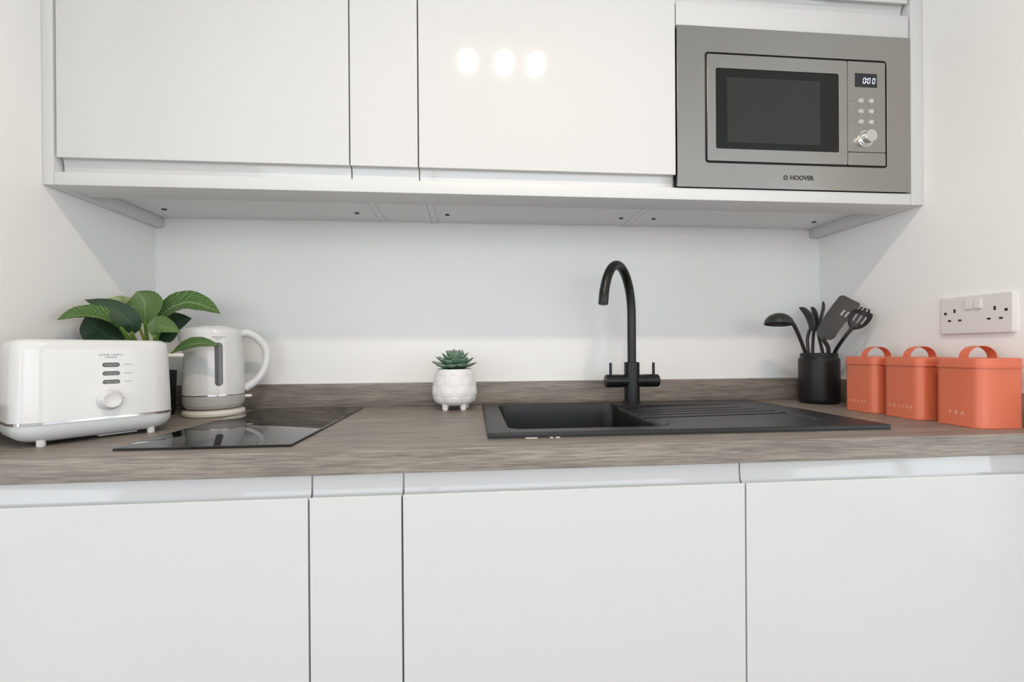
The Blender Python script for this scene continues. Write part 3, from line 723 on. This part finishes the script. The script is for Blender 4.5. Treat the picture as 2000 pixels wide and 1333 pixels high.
def sleaf(L, w, th):
    bm = B(); uvl = bm.loops.layers.uv.verify(); n = 9; rows = []; vv = {}
    for i in range(n):
        t_ = i/(n-1); wd = w*(.42+.58*math.sin(min(t_/.62, 1)*PI/2)) if t_ < .62 else w*(1-((t_-.62)/.38)**1.35)
        wd = max(wd, .0006); row = []
        for k in range(8):
            a2 = 2*PI*k/8; y = wd/2*math.cos(a2); z = th/2*math.sin(a2)*(wd/w)**.6
            z += (y/(w/2))**2*w*.16+ t_*t_*L*.22
            v = bm.verts.new((L*t_, y, z)); vv[v] = (k/8, t_); row.append(v)
        rows.append(row)
    for a2, b2 in zip(rows, rows[1:]):
        for k in range(8): bm.faces.new((a2[k], a2[(k+1) % 8], b2[(k+1) % 8], b2[k]))
    bm.faces.new(rows[0][::-1]); bm.faces.new(rows[-1])
    for f in bm.faces:
        for l in f.loops: l[uvl].uv = vv[l.vert]
    bmesh.ops.recalc_face_normals(bm, faces=bm.faces[:])
    me = bpy.data.meshes.new('leaf'); bm.to_mesh(me); bm.free(); me.materials.append(M['succ']); me.shade_smooth(); return me
lm = sleaf(.060, .034, .0075)
for n, sc_, el, zb, off in ((11, 1.08, 1, .1135, 0), (11, .98, 14, .117, .28), (10, .82, 30, .122, .1), (9, .70, 42, .127, .4), (8, .58, 54, .131, 0), (6, .46, 66, .135, .3), (4, .34, 79, .139, .1)):
    for k in range(n):
        o = bpy.data.objects.new('leaf', lm); COL.objects.link(o); o.parent = su
        a_ = 2*PI*k/n+off+random.uniform(-.08, .08)
        s_ = sc_*random.uniform(.93, 1.04)
        o.matrix_local = T(0, 0, zb) @ Matrix.Rotation(a_, 4, 'Z') @ Matrix.Rotation(-math.radians(el+random.uniform(-4, 4)), 4, 'Y') @ Matrix.Translation((.002, 0, 0)) @ Matrix.Diagonal((s_, s_, s_, 1))
obj('stem', lathe(B(), [(0, .105), (.012, .106), (.010, .125), (.005, .146), (0, .150)], 14), 'succ', su)

# ------------------------------------------------------------------ utensil jar and utensils
JC = Vector((1.892, -.110, ZW))
jr = thing('utensil_jar', 'matt black cylindrical jar holding charcoal utensils', 'jar', JC)
obj('jar_body', lathe(B(), [(0, 0), (.042, 0), (.0475, .002), (.0515, .008), (.0525, .016), (.0525, .126), (.0515, .131), (.0480, .135), (.0472, .137), (.0472, .147), (.0462, .148), (.0442, .148), (.0440, .010), (0, .010)], 56), 'jar', jr, 40)
obj('neck_ring', lathe(B(), [(.0468, .1395), (.0482, .1402), (.0482, .1418), (.0468, .1425)], 48), 'jar', jr, 40)
GU = 'charcoal utensils standing in the black jar'
def J(dx, dy, z): return tuple(JC+Vector((dx, dy, z)))
def handle(bm, pts, r0, r1, flat=.55, ref=None):
    p = spline([tuple(q_) for q_ in pts], 7); n = len(p); tube(bm, p, [r0+(r1-r0)*k/(n-1) for k in range(n)], 14, flat, ref)
def utensil(name, label, hpts, r0, r1, head, flat=.6, ref=(0, -1, 0), cat='utensil'):
    o = thing(name, label, cat, hpts[0], 0, GU); b0 = Vector(hpts[0])
    bm = B(); handle(bm, [Vector(p)-b0 for p in hpts], r0, r1, flat, ref); obj('handle', bm, 'nylon', o, 50)
    h = head(b0); obj('head', h, 'nylon', o, 50); return o
tocam = (CAM-JC).normalized()
# ladle: deep bowl turned mouth-down, left of the jar
def ladle_head(b0):
    c = Vector(at(1521, 634, -.150))-b0; bm = B(); R = .0375; rows = []; NL = 36
    ax = Vector((-.10, -.10, -1)).normalized()               # the mouth looks down, slightly to the front
    e1 = Vector((1, 0, 0)); e1 = (e1-ax*e1.dot(ax)).normalized(); e2 = ax.cross(e1)
    for rad, sgn in ((R, 1), (R-.0022, -1)):
        seq = range(0, 11) if sgn == 1 else range(10, -1, -1)
        for k in seq:
            th = PI/2*k/10; rr = max(rad*math.sin(th), .0002); hh = -rad*.86*math.cos(th)
            rows.append([c+ax*hh+e1*(rr*math.cos(2*PI*i/NL))+e2*(rr*math.sin(2*PI*i/NL)) for i in range(NL)])
    loft(bm, rows, True, True); return bm
utensil('ladle', 'charcoal ladle with its bowl hanging mouth-down left of jar', [J(-.022, -.012, .012), J(-.030, -.004, .08), at(1573, 691, -.105), at(1562, 660, -.120), at(1552, 638, -.136), at(1545, 628, -.147)], .0050, .0062, ladle_head)
def spoon_head(ctrl, width, nrm, dish=.5, shape=.55, slots=None):
    def f(b0):
        P = [Vector(at(*c))-b0 for c in ctrl]; path = spline([tuple(p) for p in P], 10); N = len(path); ws = []
        for i in range(N):
            t_ = i/(N-1); e = (t_-shape)/(shape if t_ < shape else 1-shape)
            ws.append(max(width*math.sqrt(max(1-abs(e)**2.2, 0)), .006 if t_ < .3 else .002))
        return ribbon(B(), path, ws, nrm, dish, .0030, 10, slots, wave=0)
    return f
utensil('serving_spoon', 'charcoal spoon with tip pointing up left, nearest the ladle', [J(-.014, .016, .012), J(-.024, .008, .10), at(1579, 692, -.112), at(1577, 664, -.110), at(1581, 645, -.108)], .0055, .0050,
        spoon_head([(1581, 648, -.108), (1580, 636, -.105), (1573, 618, -.098), (1561, 601, -.09)], .040, (.80, -.35, .45), .6))
utensil('serving_fork', 'charcoal spoon with rounded tip, upright in the middle of jar', [J(.004, .028, .012), J(-.008, .016, .10), at(1587, 692, -.100), at(1588, 664, -.095), at(1590, 645, -.092)], .0050, .0048,
        spoon_head([(1590, 648, -.092), (1590, 634, -.089), (1588, 616, -.084), (1584, 600, -.08)], .034, (.9, -.45, .2), .5)).name = 'solid_spoon'
utensil('basting_spoon', 'charcoal spoon seen edge-on, its thin tip highest beside the turner', [J(-.002, -.026, .012), J(.002, -.018, .10), at(1607, 692, -.125), at(1599, 655, -.118), at(1597, 634, -.114)], .0058, .0050,
        spoon_head([(1597, 638, -.114), (1600, 624, -.112), (1605, 606, -.112), (1607, 589, -.115)],   .034, (.80, -.60, .05), .35))
def slot_turner(t_, u):
    return not (.62 < t_ < .78 and (.12 < abs(u-.38) < .32) )
def turner_head(b0):
    P = [Vector(at(*c))-b0 for c in ((1609, 662, -.150), (1620, 640, -.155), (1640, 612, -.162), (1663, 585, -.172))]
    path = spline([tuple(p) for p in P], 10); N = len(path); ws = []
    for i in range(N):
        t_ = i/(N-1); w_ = .046+.012*t_
        if t_ < .12: w_ *= .55+.45*math.sqrt(t_/.12)
        if t_ > .93: w_ *= math.sqrt(max(1-((t_-.93)/.07)**2*.45, .1))
        ws.append(w_)
    return ribbon(B(), path, ws, (-.50, -.80, .30), .05, .0026, 20, slot_turner)
utensil('turner', 'charcoal turner with broad flat blade leaning right in jar', [J(.018, .006, .012), J(.014, -.014, .09), at(1618, 692, -.140), at(1617, 678, -.146), at(1609, 664, -.150), at(1611, 659, -.151)], .0062, .0058, turner_head)
def slot_server(t_, u):
    return not (.30 < t_ < .68 and (abs(u) < .13 or .36 < abs(u) < .58)) and not (t_ > .86 and (.15 < abs(u) < .32 or abs(u) > .62))
def server_head(b0):
    P = [Vector(at(*c))-b0 for c in ((1664, 643, -.196), (1674, 630, -.199), (1683, 617, -.203), (1691, 602, -.212))]
    path = spline([tuple(p) for p in P], 10); N = len(path); ws = []
    for i in range(N):
        t_ = i/(N-1); e = (t_-.55)/.55
        ws.append(max(.050*math.sqrt(max(1-abs(e)**2.4, .0)), .012 if t_ < .2 else .030))
    return ribbon(B(), path, ws, (-.55, -.75, .35), .45, .0030, 22, slot_server)
utensil('slotted_server', 'charcoal slotted server with round head behind the turner, over the tins', [J(.032, -.006, .012), J(.030, -.012, .09), at(1630, 691, -.130), at(1646, 664, -.180), at(1660, 646, -.194), at(1668, 638, -.198)], .0060, .0070, server_head)

# ------------------------------------------------------------------ three coral tins
GT = 'coral storage tins in a row by the right wall'
TH = .122
def tin(word, label, cx, cy, tw_, td, tsz, th):
    t = thing('storage_tin', label, 'tin', (cx, cy, ZW), 0, GT)
    def R(z, e, r=.018): return [(x, y, z) for x, y in rrect(tw_+2*e, td+2*e, r+e, 8)]
    bm = B(); loft(bm, [R(0, 0), R(.0005, .0010), R(.0022, .0012), R(.0034, .0002), R(.0040, 0), R(th, 0), R(th, -.004)])
    obj('tin_body', bm, 'tin', t, 40)
    bm = B(); loft(bm, [R(th-.0015, .0012), R(th-.0012, .0026), R(th+.0010, .0026), R(th+.0020, .0012), R(th+.0155, .0012), R(th+.0172, .0004), R(th+.0180, -.0016), R(th+.0172, -.004), R(th+.0168, -.010)])
    ld = obj('lid', bm, 'tin', t, 40)
    # strap handle: arch across X, 16 mm wide band
    arc = [(.033*math.cos(PI*k/20), .0245*math.sin(PI*k/20)) for k in range(21)]
    arc = [(.033, -.0012)]+arc+[(-.033, -.0012)]
    bm = B(); ribbon(bm, [(x, 0, th+.0182+z) for x, z in arc], [.018]*len(arc), (0, 0, 1), 0, .0012, 2)
    bm.free(); bm = B()
    rows = []
    for k, (x, z) in enumerate(arc):
        a2 = PI*max(0, min(20, k-1))/20; nx_, nz_ = math.cos(a2), math.sin(a2)
        rows.append([(x+nx_*s_*.0006, y, th+.0182+z+nz_*s_*.0006) for s_, y in ((1, -.009), (1, .009), (-1, .009), (-1, -.009))])
    loft(bm, rows); obj('handle', bm, 'tin', ld, 40)
    # lettering on the face towards the room's left
    mtx = T(-tw_/2-.0002, 0, .0265) @ Matrix.Rotation(-PI/2, 4, 'Z') @ FRONT
    text('lettering', word, tsz, 'tintext', t, mtx, 2.1, 'CENTER')
    return t
tin('SUGAR', 'smallest-looking coral tin lettered SUGAR, next to the black jar', 1.902, -.2895, .100, .094, .0086, TH)
tin('COFFEE', 'coral tin lettered COFFEE, middle one of the row', 1.9065, -.3985, .100, .094, .0092, TH)
tin('TEA', 'coral tin lettered TEA, nearest the room', 1.9155, -.5125, .100, .094, .0105, TH)

# ------------------------------------------------------------------ double socket on the right wall (built facing -Y, then turned)
so = thing('double_socket', 'white double wall socket with two rocker switches above the tins', 'socket', (XR, -.4555, 1.135), -PI/2)
obj('face_plate', plate(B(), .146, .086, .005, .0092, .0028, 0, 0, 0, 6), 'socket', so, 18)
yf = -.0092
for s in (-1, 1):
    r_ = obj('rocker', plate(B(), .0135, .0225, .0022, .0034, .001, s*.0090, .0235, yf+.0004), 'socket', so)
    for v in r_.data.vertices:
        if v.co.z < .02 and v.co.y < yf-.001: v.co.y -= .0018
    gx = s*.0440
    def hole(w_, h_, x, z): obj('pin_hole', plate(B(), w_, h_, .0006, .0004, 0, x, z, yf), 'hole', so, 0)
    hole(.0042, .0085, gx-s*.004+.0, .0105); hole(.0068, .0042, gx-s*.004-.0112, -.0115); hole(.0068, .0042, gx-s*.004+.0112, -.0115)
    obj('screw', lathe(B(), [(0, yf-.0003), (.0030, yf-.0003), (.0034, yf), (0, yf)], 14, (s*.0603, 0, .0055), 'y'), 'hole', so)
